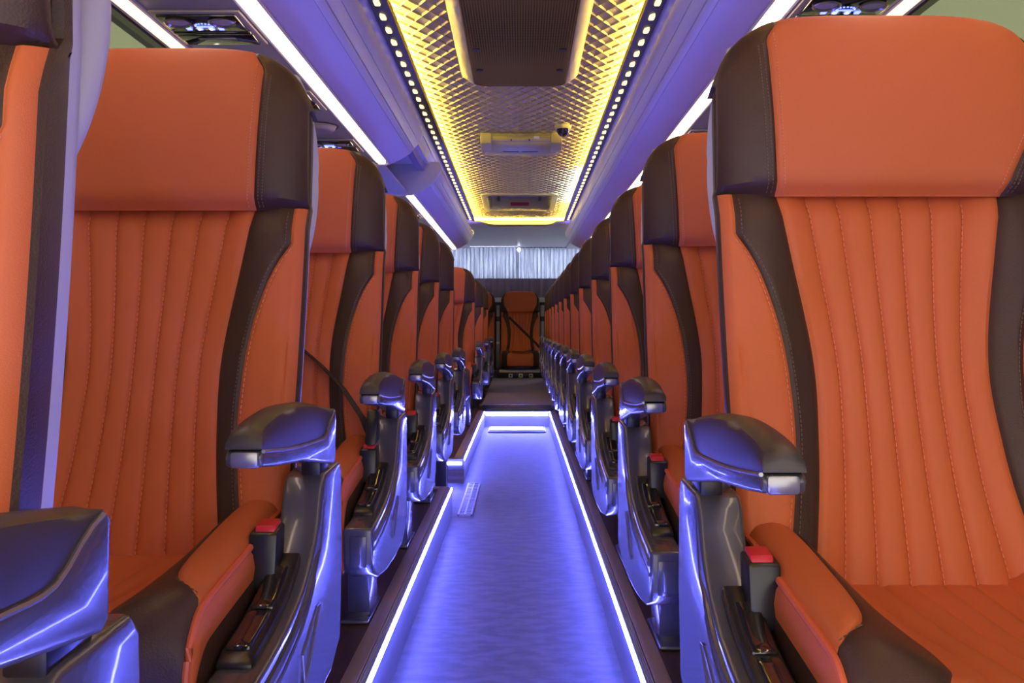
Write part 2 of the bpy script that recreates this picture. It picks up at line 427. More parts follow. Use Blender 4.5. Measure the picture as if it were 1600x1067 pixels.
        slot = [(-.30, .30), (-.22, .335), (-.205, .335), (-.27, .272), (-.295, .262)]
        MB().tube([(x1+.0005, *p) for p in slot+[slot[0]]], .0022, 6).build('slot_trim', M['silver'], pan, s)
        MB().prism([(-.5545, .322), (-.5545, .272), (-.548, .262), (-.548, .322)], x0+.012, x1-.012).build('front_badge', M['gloss'], pan, s, bevel=.002)
        # switch tray on top of the panel
        tr = MB()
        ty = frange(-.465, -.245, 10)
        tr.prism([(y, fz(y)+.012-.006*sstep(-.44, -.47, y)) for y in ty]+[(y, fz(y)-.004) for y in reversed(ty)], x0+.001, x1-.014)
        t = tr.build('switch_tray', M['black'], pan, s, bevel=.004)
        for (a0, a1) in ((-.445, -.36), (-.352, -.27)):
            q = frange(a0, a1, 5)
            MB().prism([(y, fz(y)+.0165) for y in q]+[(y, fz(y)+.008) for y in reversed(q)], x0+.005, x1-.022).build('recline_button', M['blackgloss'], t, s, bevel=.003)
        # buckle
        bk = MB().prism([(-.29, .375), (-.245, .38), (-.235, .452), (-.277, .446)], x0-.018, x0+.018).build('belt_buckle', M['black'], root, s, bevel=.004)
        MB().prism([(-.274, .4465), (-.240, .4515), (-.243, .458), (-.270, .454)], x0-.011, x0+.014).build('release_button', M['red'], bk, s, bevel=.0015)
        # armrest
        ax0, ax1 = .260, .300
        base = [(-.11,.509),(-.10,.515),(-.097,.582),(-.105,.588),(-.13,.578),(-.17,.556),(-.22,.556),(-.36,.564),(-.475,.578),(-.483,.572),(-.48,.560),(-.42,.552),(-.30,.540),(-.18,.520)]
        ar = MB().prism(base, ax0, ax1).build('armrest', M['gloss'], root, s, bevel=.004, seg=3, angle=35)
        topc = smooth_tab([(-.484, .581), (-.481, .592), (-.470, .600), (-.43, .608), (-.36, .613), (-.26, .609), (-.18, .600), (-.108, .589)])
        under = smooth_tab([(-.484, .579), (-.36, .566), (-.22, .558), (-.170, .559), (-.13, .581), (-.108, .588)])
        yy = [-.484, -.4835, -.4825, -.481, -.478, -.474, -.469, -.46, -.45]+frange(-.44, -.108, 20)
        rows = []
        for y in yy:
            zt, zu = topc(y), under(y); e = min(.012, (zt-zu)*.45)
            rows.append([(ax0+.001, y, zu), (ax0+.001, y, zt-e), (ax0+.004, y, zt-e*.35), (ax0+.011, y, zt), ((ax0+ax1)/2, y, zt+.0015), (ax1-.011, y, zt), (ax1-.004, y, zt-e*.35), (ax1-.001, y, zt-e), (ax1-.001, y, zu)])
        mb = MB().grid(rows)
        mb.add(rows[0], [tuple(range(9))]); mb.add(rows[-1], [tuple(range(8, -1, -1))])
        mb.build('armrest_pad', M['armpad'], ar, s)
        tl = [(ax1-.0005, y, under(y)-.002) for y in frange(-.478, -.11, 24)]
        MB().tube(tl, .0022, 6).build('armrest_trim', M['silver'], ar, s)
        MB().box(ax0+.006, ax1-.004, -.4855, -.475, .559, .577).build('armrest_cap', M['silver'], ar, s, bevel=.004)
        MB().box(ax0+.004, ax1-.008, -.165, -.105, .495, .53).build('armrest_pivot', M['black'], ar, s, bevel=.004)
    return root

ORD = ['nearest the camera', 'second from the camera', 'third from the camera', 'fourth from the camera', 'fifth from the camera', 'sixth from the camera',
       'seventh from the camera', 'eighth from the camera', 'ninth from the camera', 'tenth from the camera', 'eleventh from the camera', 'twelfth from the camera', 'farthest from the camera']
SZ = .014
RX, LX = .277+W, -.334-W
right_y = [1.292, 2.07]+[2.07+.76*k for k in range(1, 12)]
left_y = [.705, 1.445, 2.25, 3.02, 3.79, 4.62, 6.75, 8.3, 9.55]
pr = make_seat('coach_seat', -1)
right = []
for i, y in enumerate(right_y):
    o = pr if i == 0 else copy_tree(pr)
    o.location = (RX, y, SZ)
    tag(o, 'orange and brown leather seat in the right-hand row, '+ORD[i], 'seat', 'seats along the right of the aisle'); right.append(o)
pl = make_seat('coach_seat', 1)
left = []
LLAB = ['partly cropped orange and brown leather seat at the left picture edge',
        'orange and brown leather seat in the left-hand row, the nearest one shown whole',
        'orange and brown seat with a black belt across it, left-hand row',
        'orange and brown leather seat in the left-hand row, just behind the belted seat',
        'orange and brown leather seat in the left-hand row, last but one before the floor gap',
        'orange and brown leather seat in the left-hand row, beside the gap in the floor edge',
        'orange and brown leather seat in the left-hand row, first one beyond the gap',
        'orange and brown leather seat in the left-hand row, second one beyond the gap',
        'orange and brown leather seat in the left-hand row, last before the back row']
for i, y in enumerate(left_y):
    o = pl if i == 0 else copy_tree(pl)
    o.location = (LX, y, SZ)
    tag(o, LLAB[i], 'seat', 'seats along the left of the aisle'); left.append(o)
# the nearest left seat has its back set more upright
from mathutils import Matrix
piv = Matrix.Translation((0, -.13, .40))
RM = piv @ Matrix.Rotation(math.radians(6.5), 4, 'X') @ piv.inverted()
for ch in left[0].children:
    if ch.name.split('.')[0] in ('backrest', 'headrest', 'back_shell'): ch.matrix_local = RM
# seat beside the floor gap: its legs reach down to the lower floor
for ch in left[5].children:
    if ch.name.startswith('leg'):
        ch.data = ch.data.copy()
        for v in ch.data.vertices:
            if v.co.z < .1: v.co.z -= .127
# back row
pb = make_seat('coach_seat', 1, arm=False)
pb.location = (.0, 11.38, .02)
tag(pb, 'orange and brown seat facing straight down the aisle in the back row', 'seat', 'back row seats')
for ch in list(pb.children):
    if ch.name.startswith('leg'): bpy.data.objects.remove(ch)       # the back row stands on a plinth
bl = copy_tree(pb); bl.location = (-.552, 11.38, .02)
tag(bl, 'orange and brown back row seat half hidden at the left of the aisle end', 'seat', 'back row seats')
def strap(pts, width, parent, name='seat_belt', s=1, nrm=(0, -1, 0)):
    pts = [Vector(p) for p in pts]; n = Vector(nrm)
    mb = MB(); fr, bk = [], []
    for i, p in enumerate(pts):
        t = (pts[min(i+1, len(pts)-1)]-pts[max(i-1, 0)]).normalized()
        sd = t.cross(n).normalized()*width/2
        fr.append([p-sd, p+sd]); bk.append([p-sd-n*.0016, p+sd-n*.0016])
    mb.grid(fr).grid(bk)
    for j in (0, 1): mb.grid([[a[j], b[j]] for a, b in zip(fr, bk)])
    return mb.build(name, M['strap'], parent, s)
def belt_line(a, b, n, lift):
    out = []
    for i in range(n+1):
        t = i/n; x = a[0]+(b[0]-a[0])*t; z = a[1]+(b[1]-a[1])*t
        out.append((x, back_pt(x, z)[1]-lift, z))
    return out
strap(belt_line((-.21, .87), (.10, .62), 10, .02)+[(.16, -.13, .57), (.22, -.20, .505), (.247, -.245, .462)], .030, left[2], nrm=(.62, .0, .78))
MB().prism([(-.285, .455), (-.24, .46), (-.225, .525), (-.25, .53)], .236, .262).build('belt_tongue', M['black'], left[2], 1, bevel=.006)
strap(belt_line((-.14, .83), (.20, .50), 10, .006)+[(.236, -.14, .455)], .03, pb)
strap([(-.10, -.17, .415), (.02, -.185, .405), (.14, -.18, .43), (.232, -.15, .462)], .025, pb, nrm=(0, -.4, 1))

# ------------------------------------------------------------------ floor
TF = -.127                     # trough floor
GAP0, GAP1, YEND = 4.15, 5.04, 7.92
XL, XR = -.308, .250           # trough walls
WL, WR = CX-1.26, CX+1.26      # side walls
FRONT, REAR = -1.6, 11.95
struct(MB().box(XL-.02, XR+.02, FRONT, YEND+.02, TF-.05, TF).box(WL, XL-.02, GAP0-.02, GAP1+.02, TF-.05, TF).build('floor', M['floorvinyl'], smooth=False))
struct(MB().box(WL, XL-.055, FRONT, GAP0, TF, 0).box(WL, XL-.055, GAP1, REAR, TF, 0).box(XR+.055, WR, FRONT, REAR, TF, 0).build('floor_platform', M['platform'], smooth=False))
struct(MB().box(XL-.055, XR+.055, YEND+.07, REAR, TF, .0).build('floor_rear', M['carpet'], smooth=False))
ntrim = [0]
def nosing(sd, y0, y1):
    """bronze nosing, ribbed edge and wall plate along one side of the trough; sd = +1 right, -1 left"""
    xw = XR if sd > 0 else -XL
    g = lambda a: sd*a
    ntrim[0] += 1
    def pr(mb, prof): mb.prism([(g(a), z) for a, z in prof], y0, y1, 'y'); return mb
    r = struct(pr(MB(), [(xw+.056, 0.0), (xw+.056, .006), (xw+.022, .006), (xw+.020, -.012), (xw+.056, -.012)]).build('trim_%d' % ntrim[0], M['bronze'], bevel=.0015))
    mb = MB()
    for k in range(4):
        a = xw+.0195-.0042*k
        pr(mb, [(a, .0055-.001*k), (a-.0028, .0055-.001*k), (a-.0028, -.012), (a, -.012)])
    pr(mb, [(xw+.0195, .0015), (xw+.0016, .0002), (xw+.0016, -.014), (xw+.0195, -.014)])
    ntrim[0] += 1
    struct(mb.build('trim_%d' % ntrim[0], M['ribs'], smooth=False))
    ntrim[0] += 1
    struct(pr(MB(), [(xw, -.0095), (xw+.02, -.0095), (xw+.02, TF), (xw, TF)]).build('trim_%d' % ntrim[0], M['alu'], bevel=.001))
def led(sd, y0, y1, label):
    xw = XR if sd > 0 else -XL
    mb = MB().prism([(sd*(xw+.0012), .0016), (sd*(xw-.0008), .0014), (sd*(xw-.0020), -.0092), (sd*(xw+.001), -.0094)], y0, y1, 'y')
    return tag(mb.build('led_strip', M['led_blue'], smooth=False), label, 'light strip', 'blue light strips along the aisle')
nosing(1, FRONT, YEND+.07); led(1, FRONT, YEND, 'long glowing blue light strip along the right edge of the sunken aisle')
nosing(-1, FRONT, GAP0); led(-1, FRONT, GAP0, 'glowing blue light strip on the left aisle edge, in front of the gap')
nosing(-1, GAP1, YEND+.07); led(-1, GAP1+.03, YEND, 'glowing blue light strip on the left aisle edge, beyond the gap')
# far end of the gap: lit metal edge over a wooden riser
ntrim[0] += 1
struct(MB().box(-.80, XL, GAP1-.012, GAP1+.03, -.075+.02, .006).build('trim_%d' % ntrim[0], M['alu'], bevel=.002))
ntrim[0] += 1
struct(MB().box(-1.2, XL+.001, GAP1-.010, GAP1-.002, TF, -.055).build('trim_%d' % ntrim[0], M['plank'], smooth=False))
tag(MB().box(-.80, XL-.012, GAP1-.018, GAP1-.012, -.026, -.012).build('led_strip', M['led_blue'], smooth=False), 'short blue light strip facing the camera across the left floor gap', 'light strip', 'blue light strips along the aisle')
ntrim[0] += 1
struct(MB().box(-1.2, XL-.056, GAP0-.03, GAP0+.006, -.01, .006).build('trim_%d' % ntrim[0], M['bronze'], bevel=.002))
# end of the trough
mb = MB().box(XL-.02, XR+.02, YEND, YEND+.02, TF, -.03)
for k in range(40): mb.box(XL+.558*k/40, XL+.558*k/40+.006, YEND-.003, YEND, TF+.002, -.034)
ntrim[0] += 1
struct(mb.build('trim_%d' % ntrim[0], M['alu'], smooth=False))
mb = MB().prism([(YEND-.004, -.03), (YEND-.004, .004), (YEND+.075, .052), (YEND+.075, -.03)], XL-.02, XR+.02, 'x')
for k in range(28):
    for q_ in range(3):
        ya, yb_ = YEND+.006+.023*q_, YEND+.020+.023*q_
        za, zb_ = .0065+.0608*(ya-YEND), .0065+.608*(yb_-YEND)
        za = .0065+.608*(ya-YEND)
        mb.prism([(ya, za-.004), (ya, za+.002), (yb_, zb_+.002), (yb_, zb_-.004)], XL+.02*k, XL+.02*k+.010, 'x')
ntrim[0] += 1
struct(mb.build('trim_%d' % ntrim[0], M['darkwall'], smooth=False))
tag(MB().box(XL+.012, XR-.012, YEND-.012, YEND-.004, -.032, -.004).build('led_strip', M['led_blue'], smooth=False), 'blue light strip across the far end of the sunken aisle', 'light strip', 'blue light strips along the aisle')
struct(MB().prism([(YEND+.075, .0), (YEND+.075, .055), (10.95, .122), (11.0, .122), (11.0, 0)], -.33, .30, 'x').build('floor_carpet', M['carpet'], bevel=.004))
ntrim[0] += 1
struct(MB().box(-.86, .86, 10.99, REAR-.02, .0, .218).build('trim_%d' % ntrim[0], M['darkwall'], bevel=.004))
# floor hatch and grille
t = thing('floor_hatch', 'small rimmed metal hatch plate at the far end of the aisle floor', 'hatch', (-.027, 7.66, TF))
MB().box(-.235, .235, -.20, .20, 0, .012).build('plate', M['alu'], t, bevel=.005)
mb = MB()
rr = [(-.225, -.19), (.225, -.19), (.225, .19), (-.225, .19), (-.225, -.19)]
mb.tube([(x, y, .013) for x, y in rr], .004, 6)
mb.build('rim', M['silver'], t)
t = thing('floor_grille', 'narrow slotted metal grille in the aisle floor beside the left gap', 'grille', (-.25, 4.57, TF))
MB().box(-.033, -.026, -.42, .42, 0, .008).box(.026, .033, -.42, .42, 0, .008).box(-.004, .004, -.42, .42, 0, .007).box(-.033, .033, -.42, -.41, 0, .008).box(-.033, .033, .41, .42, 0, .008).build('frame', M['alu'], t)
mb = MB()
for k in range(24): mb.box(-.027, .027, -.41+.0345*k, -.41+.0345*k+.015, .0, .006)
mb.build('slats', M['alu'], t)
MB().box(-.027, .027, -.41, .41, -.001, .001).build('tray', M['black'], t)

# ------------------------------------------------------------------ shell: walls, windows, racks, ceiling
HT = lambda y: CAMZ+1.125-.0078*y          # ceiling height
RH = .77                                   # rack underside above the camera
Z = lambda h: CAMZ+h
CEND = 8.85
for sd, nm in ((-1, 'wall_left'), (1, 'wall_right')):
    xw = CX+sd*1.26
    x0, x1 = sorted((xw, xw+sd*.06))
    mb = MB().box(x0, x1, FRONT, REAR, TF, .70).box(x0, x1, FRONT, REAR, 1.765, 2.0)
    for k in range(7):
        y = FRONT+1.1+k*2.0; mb.box(x0, x1, y, y+.12, .70, 1.765)
    struct(mb.build(nm, M['wall'], smooth=False))
    for k in range(6):
        ya = FRONT+1.22+k*2.0
        w = struct(MB().box(xw+sd*.02-.003, xw+sd*.02+.003, ya, ya+1.88, .70, 1.765).build('window_%d' % (k+1+(6 if sd > 0 else 0)), M['glass'], smooth=False))
        fr = MB()
        fr.box(x0-.006, x1, ya-.03, ya+1.91, 1.735, 1.775).box(x0-.006, x1, ya-.03, ya+1.91, .695, .73).box(x0-.006, x1, ya-.03, ya+.01, .70, 1.765).box(x0-.006, x1, ya+1.87, ya+1.91, .70, 1.765)
        fr.build('window_frame', M['frame'], w, smooth=False)

def rack(sd, y0, y1, led_y, label, caps):
    """overhead luggage rack: closed moulded body with a sloping lower panel, aisle rails and warm light strips"""
    dx = 0 if sd < 0 else -.020
    P = lambda a, h: (sd*(a+dx), Z(h))
    t = thing('luggage_rack', label, 'luggage rack', (0, 0, 0), 'overhead luggage racks')
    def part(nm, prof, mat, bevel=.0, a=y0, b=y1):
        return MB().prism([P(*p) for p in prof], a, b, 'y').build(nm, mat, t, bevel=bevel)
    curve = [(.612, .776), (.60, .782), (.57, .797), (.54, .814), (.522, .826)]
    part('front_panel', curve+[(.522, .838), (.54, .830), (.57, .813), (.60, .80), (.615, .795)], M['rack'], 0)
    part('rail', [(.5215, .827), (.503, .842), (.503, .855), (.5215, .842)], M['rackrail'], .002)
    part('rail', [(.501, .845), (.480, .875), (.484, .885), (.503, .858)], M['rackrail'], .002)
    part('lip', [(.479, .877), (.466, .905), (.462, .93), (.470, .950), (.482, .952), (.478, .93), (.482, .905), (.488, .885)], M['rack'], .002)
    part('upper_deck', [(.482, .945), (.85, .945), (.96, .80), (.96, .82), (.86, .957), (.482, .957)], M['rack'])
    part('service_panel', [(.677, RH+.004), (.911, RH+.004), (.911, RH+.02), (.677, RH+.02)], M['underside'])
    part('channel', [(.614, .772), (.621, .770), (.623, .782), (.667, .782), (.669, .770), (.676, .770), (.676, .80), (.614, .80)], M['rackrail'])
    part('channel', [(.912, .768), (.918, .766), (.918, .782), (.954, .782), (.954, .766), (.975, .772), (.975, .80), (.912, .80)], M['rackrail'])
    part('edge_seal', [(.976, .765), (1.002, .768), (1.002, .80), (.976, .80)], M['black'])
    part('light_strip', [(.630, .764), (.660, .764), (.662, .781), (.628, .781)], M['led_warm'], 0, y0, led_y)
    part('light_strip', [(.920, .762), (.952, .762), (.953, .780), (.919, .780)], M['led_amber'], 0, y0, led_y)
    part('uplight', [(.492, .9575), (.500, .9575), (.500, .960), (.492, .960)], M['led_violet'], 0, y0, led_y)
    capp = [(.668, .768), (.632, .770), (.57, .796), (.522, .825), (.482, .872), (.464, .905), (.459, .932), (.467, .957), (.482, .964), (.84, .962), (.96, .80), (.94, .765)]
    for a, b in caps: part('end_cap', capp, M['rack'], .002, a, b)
    return t
rack(-1, FRONT, 4.36, 4.30, 'left luggage rack in the foreground, ending at the open rack gap', [(4.36, 4.375)])
rack(-1, 5.38, 9.05, 9.0, 'left luggage rack beyond the gap, with a flat end cap facing the camera', [(5.355, 5.38), (9.05, 9.065)])
rack(1, FRONT, 9.05, 9.0, 'unbroken luggage rack running along the right side', [(9.05, 9.065)])
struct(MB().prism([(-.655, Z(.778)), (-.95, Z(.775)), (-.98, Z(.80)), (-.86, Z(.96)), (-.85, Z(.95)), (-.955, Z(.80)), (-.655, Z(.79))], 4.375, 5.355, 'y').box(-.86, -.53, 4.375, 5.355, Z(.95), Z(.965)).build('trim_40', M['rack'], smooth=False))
# soffits between racks and ceiling
for sd, nm in ((-1, 'ceiling_soffit_left'), (1, 'ceiling_soffit_right')):
    dx = 0 if sd < 0 else -.020
    P = lambda a, h: (sd*(a+dx), h)
    def ext(prof, nm, mat, bevel=0.):
        rows = []
        for y in (FRONT, REAR-3.05):
            e = HT(y)-HT(3.1)
            rows.append([(sd*(a+dx), y, z+e) for a, z in prof])
        n = len(prof); mb = MB()
        mb.add(rows[0]+rows[1], [(i, (i+1) % n, n+(i+1) % n, n+i) for i in range(n)]+[tuple(range(n)), tuple(range(2*n-1, n-1, -1))])
        return struct(mb.build(nm, mat, bevel=bevel))
    c = HT(3.1)
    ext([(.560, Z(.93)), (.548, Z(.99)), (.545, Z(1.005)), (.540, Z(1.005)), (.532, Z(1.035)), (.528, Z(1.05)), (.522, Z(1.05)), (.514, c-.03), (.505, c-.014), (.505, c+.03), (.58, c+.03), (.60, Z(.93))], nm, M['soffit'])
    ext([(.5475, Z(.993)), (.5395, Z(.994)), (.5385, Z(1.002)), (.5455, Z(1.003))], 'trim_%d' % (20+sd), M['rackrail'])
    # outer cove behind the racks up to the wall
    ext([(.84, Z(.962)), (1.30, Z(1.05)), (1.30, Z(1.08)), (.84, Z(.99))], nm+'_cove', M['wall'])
    # band with a row of small lamp windows
    t = thing('ceiling_light_band', 'dark band with a row of small yellow lamp windows, %s edge of the quilted ceiling' % ('left' if sd < 0 else 'right'), 'light band', (0, 0, 0), 'ceiling light bands')
    rows = []
    for y in (FRONT, CEND): 
        e = HT(y)
        rows.append([P(.504, 0)[:1]+(y, e-.018), P(.4345, 0)[:1]+(y, e-.038), P(.4345, 0)[:1]+(y, e-.0285), P(.443, 0)[:1]+(y, e-.0320), P(.443, 0)[:1]+(y, e+.02), P(.504, 0)[:1]+(y, e+.02)])
    MB().add(rows[0]+rows[1], [(j_, (j_+1) % 6, 6+(j_+1) % 6, 6+j_) for j_ in range(6)]+[(5,4,3,2,1,0),(6,7,8,9,10,11)]).build('housing', M['band'], t, smooth=False)
    k = 0; y = 2.90
    while y < CEND-.08:
        e = HT(y)-.0280
        prof = []
        for (u, v) in ((-.7, -1), (.7, -1), (1, -.7), (1, .7), (.7, 1), (-.7, 1), (-1, .7), (-1, -.7)):
            prof.append((sd*(.473+dx)+u*.0095, y+v*.024))
        MB().prism(prof, e-.0055, e+.004, 'z').build('lamp_window', M['dot'], t)
        y += .139
    # cove light strip
    segs = [(FRONT, CEND, 'led_yellow')] if sd < 0 else [(FRONT, 6.15, 'led_yellow'), (6.15, 7.75, 'led_white'), (7.75, CEND, 'led_yellow')]
    for j, (a, b, mt) in enumerate(segs):
        rows = []
        for y in (a, b):
            e = HT(y)
            rows.append([(sd*(.4425+dx), y, e-.0318), (sd*(.4385+dx), y, e-.0318), (sd*(.4390+dx), y, e-.0275), (sd*(.4425+dx), y, e-.0270)])
        o = MB().add(rows[0]+rows[1], [(0,1,5,4),(1,2,6,5),(2,3,7,6),(3,0,4,7),(0,3,2,1),(4,5,6,7)]).build('cove_light', M[mt], smooth=False)
        tag(o, ['glowing yellow cove light along the left ceiling edge'] [0] if sd < 0 else ['glowing yellow cove light along the right ceiling edge, near part', 'bluish white cove light on the right ceiling edge, between yellow ones', 'glowing yellow cove light at the far end of the right ceiling edge'][j], 'cove light', 'ceiling cove lights')
# yellow cove light across the far end
e = HT(CEND)
tag(MB().box(-.44, .42, CEND-.012, CEND-.006, e-.032, e-.027).build('cove_light', M['led_yellow'], smooth=False), 'yellow cove light across the far end of the quilted ceiling', 'cove light', 'ceiling cove lights')

ntrim[0] += 1
struct(MB().box(-.44, .42, CEND-.020, CEND-.002, e-.038, e-.033).box(-.44, .42, CEND-.022, CEND-.018, e-.038, e-.0285).build('trim_%d' % ntrim[0], M['housing'], smooth=False))
# quilted ceiling
HX0, HX1, HY0, HY1 = -.285, .272, 7.34, 8.24     # recess for the rear roof vent
mb = MB()
x0, x1 = -.4375, .4175
nx, dyq = 14, .104
wx = (x1-x0)/nx
def q(x, y, d): return (min(x1, max(x0, x)), y, HT(y)-d)
i = 0; y = FRONT
rowi = 0
while y < CEND-.02:
    off = 0 if rowi % 2 == 0 else .5
    for k in range(-1, nx+1):
        cx_ = x0+(k+.5+off)*wx
        if cx_ < x0-.001 or cx_ > x1+.001: continue
        if HX0+.02 < cx_ < HX1-.02 and HY0+.02 < y < HY1-.02: continue
        o4 = [(-.5, 0), (0, -1), (.5, 0), (0, 1)]
        hy = dyq/2
        out = [q(cx_+a*wx, y+b*hy, .0085) for a, b in o4]
        mid = [q(cx_+a*wx*.84, y+b*hy*.84, .0022) for a, b in o4]
        inn = [q(cx_+a*wx*.5, y+b*hy*.5, .0028) for a, b in o4]
        mb.add(out+mid+inn, [(j, (j+1) % 4, 4+(j+1) % 4, 4+j) for j in range(4)]+[(4+j, 4+(j+1) % 4, 8+(j+1) % 4, 8+j) for j in range(4)]+[(8, 9, 10, 11)])
    y += dyq/2; rowi += 1
ce = mb.build('ceiling', M['ceiling'], smooth=False)
struct(ce)
# roof skin above
mb = MB().box(WL-.06, WR+.06, FRONT, HY0, 2.0, 2.03).box(WL-.06, WR+.06, HY1, REAR+.05, 2.0, 2.03).box(WL-.06, HX0, HY0, HY1, 2.0, 2.03).box(HX1, WR+.06, HY0, HY1, 2.0, 2.03).box(HX0-.1, HX1+.1, HY0-.1, HY1+.1, 2.03, 2.05)
struct(mb.build('ceiling_roof', M['wall'], smooth=False))
# rear lowered ceiling and valance
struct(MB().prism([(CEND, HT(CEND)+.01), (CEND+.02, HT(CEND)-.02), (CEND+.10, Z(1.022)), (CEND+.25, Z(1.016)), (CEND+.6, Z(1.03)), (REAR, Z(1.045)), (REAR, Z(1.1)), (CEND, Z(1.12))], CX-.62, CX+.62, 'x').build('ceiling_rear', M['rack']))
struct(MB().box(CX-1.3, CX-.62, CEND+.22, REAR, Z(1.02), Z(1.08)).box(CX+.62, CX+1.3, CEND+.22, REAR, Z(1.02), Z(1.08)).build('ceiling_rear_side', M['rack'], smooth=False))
t = thing('ceiling_valance', 'olive curved valance dropping below the far end of the quilted ceiling', 'valance', (0, 0, 0))
mb = MB()
prof = []
for x, d in ((-.36, 0.), (-.33, .012), (-.29, .024), (-.22, .028), (.20, .028), (.27, .024), (.31, .012), (.34, 0.)): prof.append((x, Z(1.024)-d))
prof += [(.34, Z(1.06)), (-.36, Z(1.06))]
mb.prism(prof, CEND+.06, CEND+.30, 'y').build('cover', M['housing'], t, bevel=.004)
# rear wall
struct(MB().box(WL, WR, REAR, REAR+.05, 0, Z(.60)).box(WL, WR, REAR, REAR+.05, Z(1.02), 2.0).box(WL, WL+.15, REAR, REAR+.05, 0, 2.).box(WR-.15, WR, REAR, REAR+.05, 0, 2.0).build('wall_rear', M['darkwall'], smooth=False))
w = struct(MB().box(WL+.15, WR-.15, REAR+.02, REAR+.026, Z(.60), Z(1.02)).build('window_13', M['clearglass'], smooth=False))
def curtain(name, label, x0, x1, y, z0, z1, mat, amp, n, seed, axis='x'):
    rnd = random.Random(seed); ph = [rnd.uniform(0, 6.28) for _ in range(4)]
    rows = []
    N = n*8
    for zi in frange(z0, z1, 8):
        r = []
        for i in range(N+1):
            u = i/N
            d = amp*(math.sin(u*n*6.283+.7*math.sin(u*13+ph[0])+.5*(zi-z0)*math.sin(9*u+ph[2]))+.5*math.sin(u*n*2.3*6.283+ph[1]+3*(zi-z0)))
            r.append((x0+(x1-x0)*u, y+d, zi) if axis == 'x' else (y+d, x0+(x1-x0)*u, zi))
        rows.append(r)
    back = [[(p[0], p[1]+.003, p[2]) if axis == 'x' else (p[0]-.003, p[1], p[2]) for p in r] for r in rows]
    return MB().grid(rows).grid(back).build(name, mat)
tag(curtain('rear_curtain', '', WL+.12, CX+.012, REAR-.10, Z(.62), Z(1.035), M['silvercurtain'], .022, 21, 3), 'left half of the gathered silver curtain across the rear window', 'curtain', 'silver rear window curtains')
tag(curtain('rear_curtain', '', CX-.012, WR-.12, REAR-.035, Z(.62), Z(1.035), M['silvercurtain'], .022, 21, 5), 'right half of the gathered silver curtain across the rear window', 'curtain', 'silver rear window curtains')
tag(curtain('lower_curtain', '', WL+.12, WR-.12, REAR-.16, Z(.375), Z(.63), M['purplecurtain'], .010, 22, 8), 'dark mauve pleated curtain below the silver curtain at the back', 'curtain')
tag(curtain('side_curtain', '', 9.35, 11.75, WL+.10, Z(.40), Z(.80), M['olivecurtain'], .016, 18, 9, 'y'), 'pale greenish gathered curtain at the far left side window', 'curtain')
tag(MB().prism([(-.018+CX, Z(1.0)), (CX+.012, Z(1.03)), (CX+.035, Z(1.0)), (CX+.012, Z(.965))], REAR-.15, REAR-.13, 'y').build('curtain_clip', M['glint'], bevel=.003), 'small shining clip where the silver rear curtains meet', 'clip')  # the clip is no lamp; emission paints its shine
tag(MB().box(WL+.3, WR-.3, REAR-.20, REAR-.185, Z(.325), Z(.385)).build('window_glow_strip', M['white'], bevel=.004), 'white strip for the window glow below the mauve curtain behind the back row', 'strip')  # white bar stands in for window light glowing through a gap
# posts between the back row seats
for x, lb in ((-.277, 'left'), (.274, 'right')):
    t = thing('belt_post', 'grey belt post on the %s side of the middle back row seat' % lb, 'post', (x, 11.47, .0), 'belt posts in the back row')
    MB().box(-.024, .024, -.02, .04, 0, 1.0).build('post', M['steel'], t, bevel=.008)
    MB().box(-.028, .028, -.026, .05, .80, .86).build('collar', M['black'], t, bevel=.006)
    MB().box(-.02, .02, -.024, -.02, .52, .545).build('guide', M['white'], t, bevel=.001)
tag(MB().box(-.9, .9, 11.62, 11.67, 0, 1.0).build('back_bulkhead', M['darkwall'], bevel=.01), 'dark low panel directly behind the back row seats', 'panel')
# socket rail under the middle seat
t = thing('socket_rail', 'pale rail with white power sockets under the middle back row seat', 'socket rail', (0, 10.93, .105))
MB().box(-.25, .26, 0, .04, .085, .118).build('rail', M['white'], t, bevel=.004)
MB().box(-.28, .30, .012, .04, .016, .085).build('backing', M['black'], t, bevel=.003)
for x in (-.115, .005, .125):
    f = MB().box(x-.024, x+.024, .003, .0125, .024, .070).build('socket', M['white'], t, bevel=.003)
    MB().tube([(x, .004, .047), (x, .0015, .047)], .012, 10).build('socket_hole', M['black'], f)

# ------------------------------------------------------------------ things under the ceiling
# roof hatch with perforated panel
t = thing('roof_hatch', 'large roof hatch with a dark perforated panel and glowing yellow sides', 'roof hatch', (0, 0, 0))
def rrect(x0, x1, y0, y1, r, n=6):
    pts = []
    for cx_, cy_, a0 in ((x1-r, y1-r, 0), (x0+r, y1-r, 90), (x0+r, y0+r, 180), (x1-r, y0+r, 270)):
        for k in range(n+1):
            a = math.radians(a0+90*k/n); pts.append((cx_+r*math.cos(a), cy_+r*math.sin(a)))
    return pts
def loft(loops, mb, mi=0, cap=True):
    n = len(loops[0]); k = len(mb.v); mb.v += [p for l in loops for p in l]
    for i in range(len(loops)-1):
        for j in range(n): mb.f.append((k+i*n+j, k+i*n+(j+1) % n, k+(i+1)*n+(j+1) % n, k+(i+1)*n+j)); mb.m.append(mi)
    if cap: mb.f.append(tuple(k+(len(loops)-1)*n+j for j in range(n))); mb.m.append(mi)
    return mb
L = lambda x0, x1, y0, y1, r, d: [(x, y, HT(y)-d) for x, y in rrect(x0, x1, y0, y1, r)]
loft([L(-.252, .246, 2.2, 4.02, .07, .009), L(-.246, .240, 2.21, 4.01, .07, .02), L(-.205, .200, 2.24, 3.985, .06, .052), L(-.198, .193, 2.25, 3.975, .055, .054)], MB()).build('frame', M['housing'], t)
loft([L(-.199, .194, 2.26, 3.972, .05, .0535), L(-.190, .185, 2.27, 3.962, .05, .058), L(-.17, .165, 2.29, 3.94, .045, .056)], MB()).build('perforated_panel', M['mesh'], t)
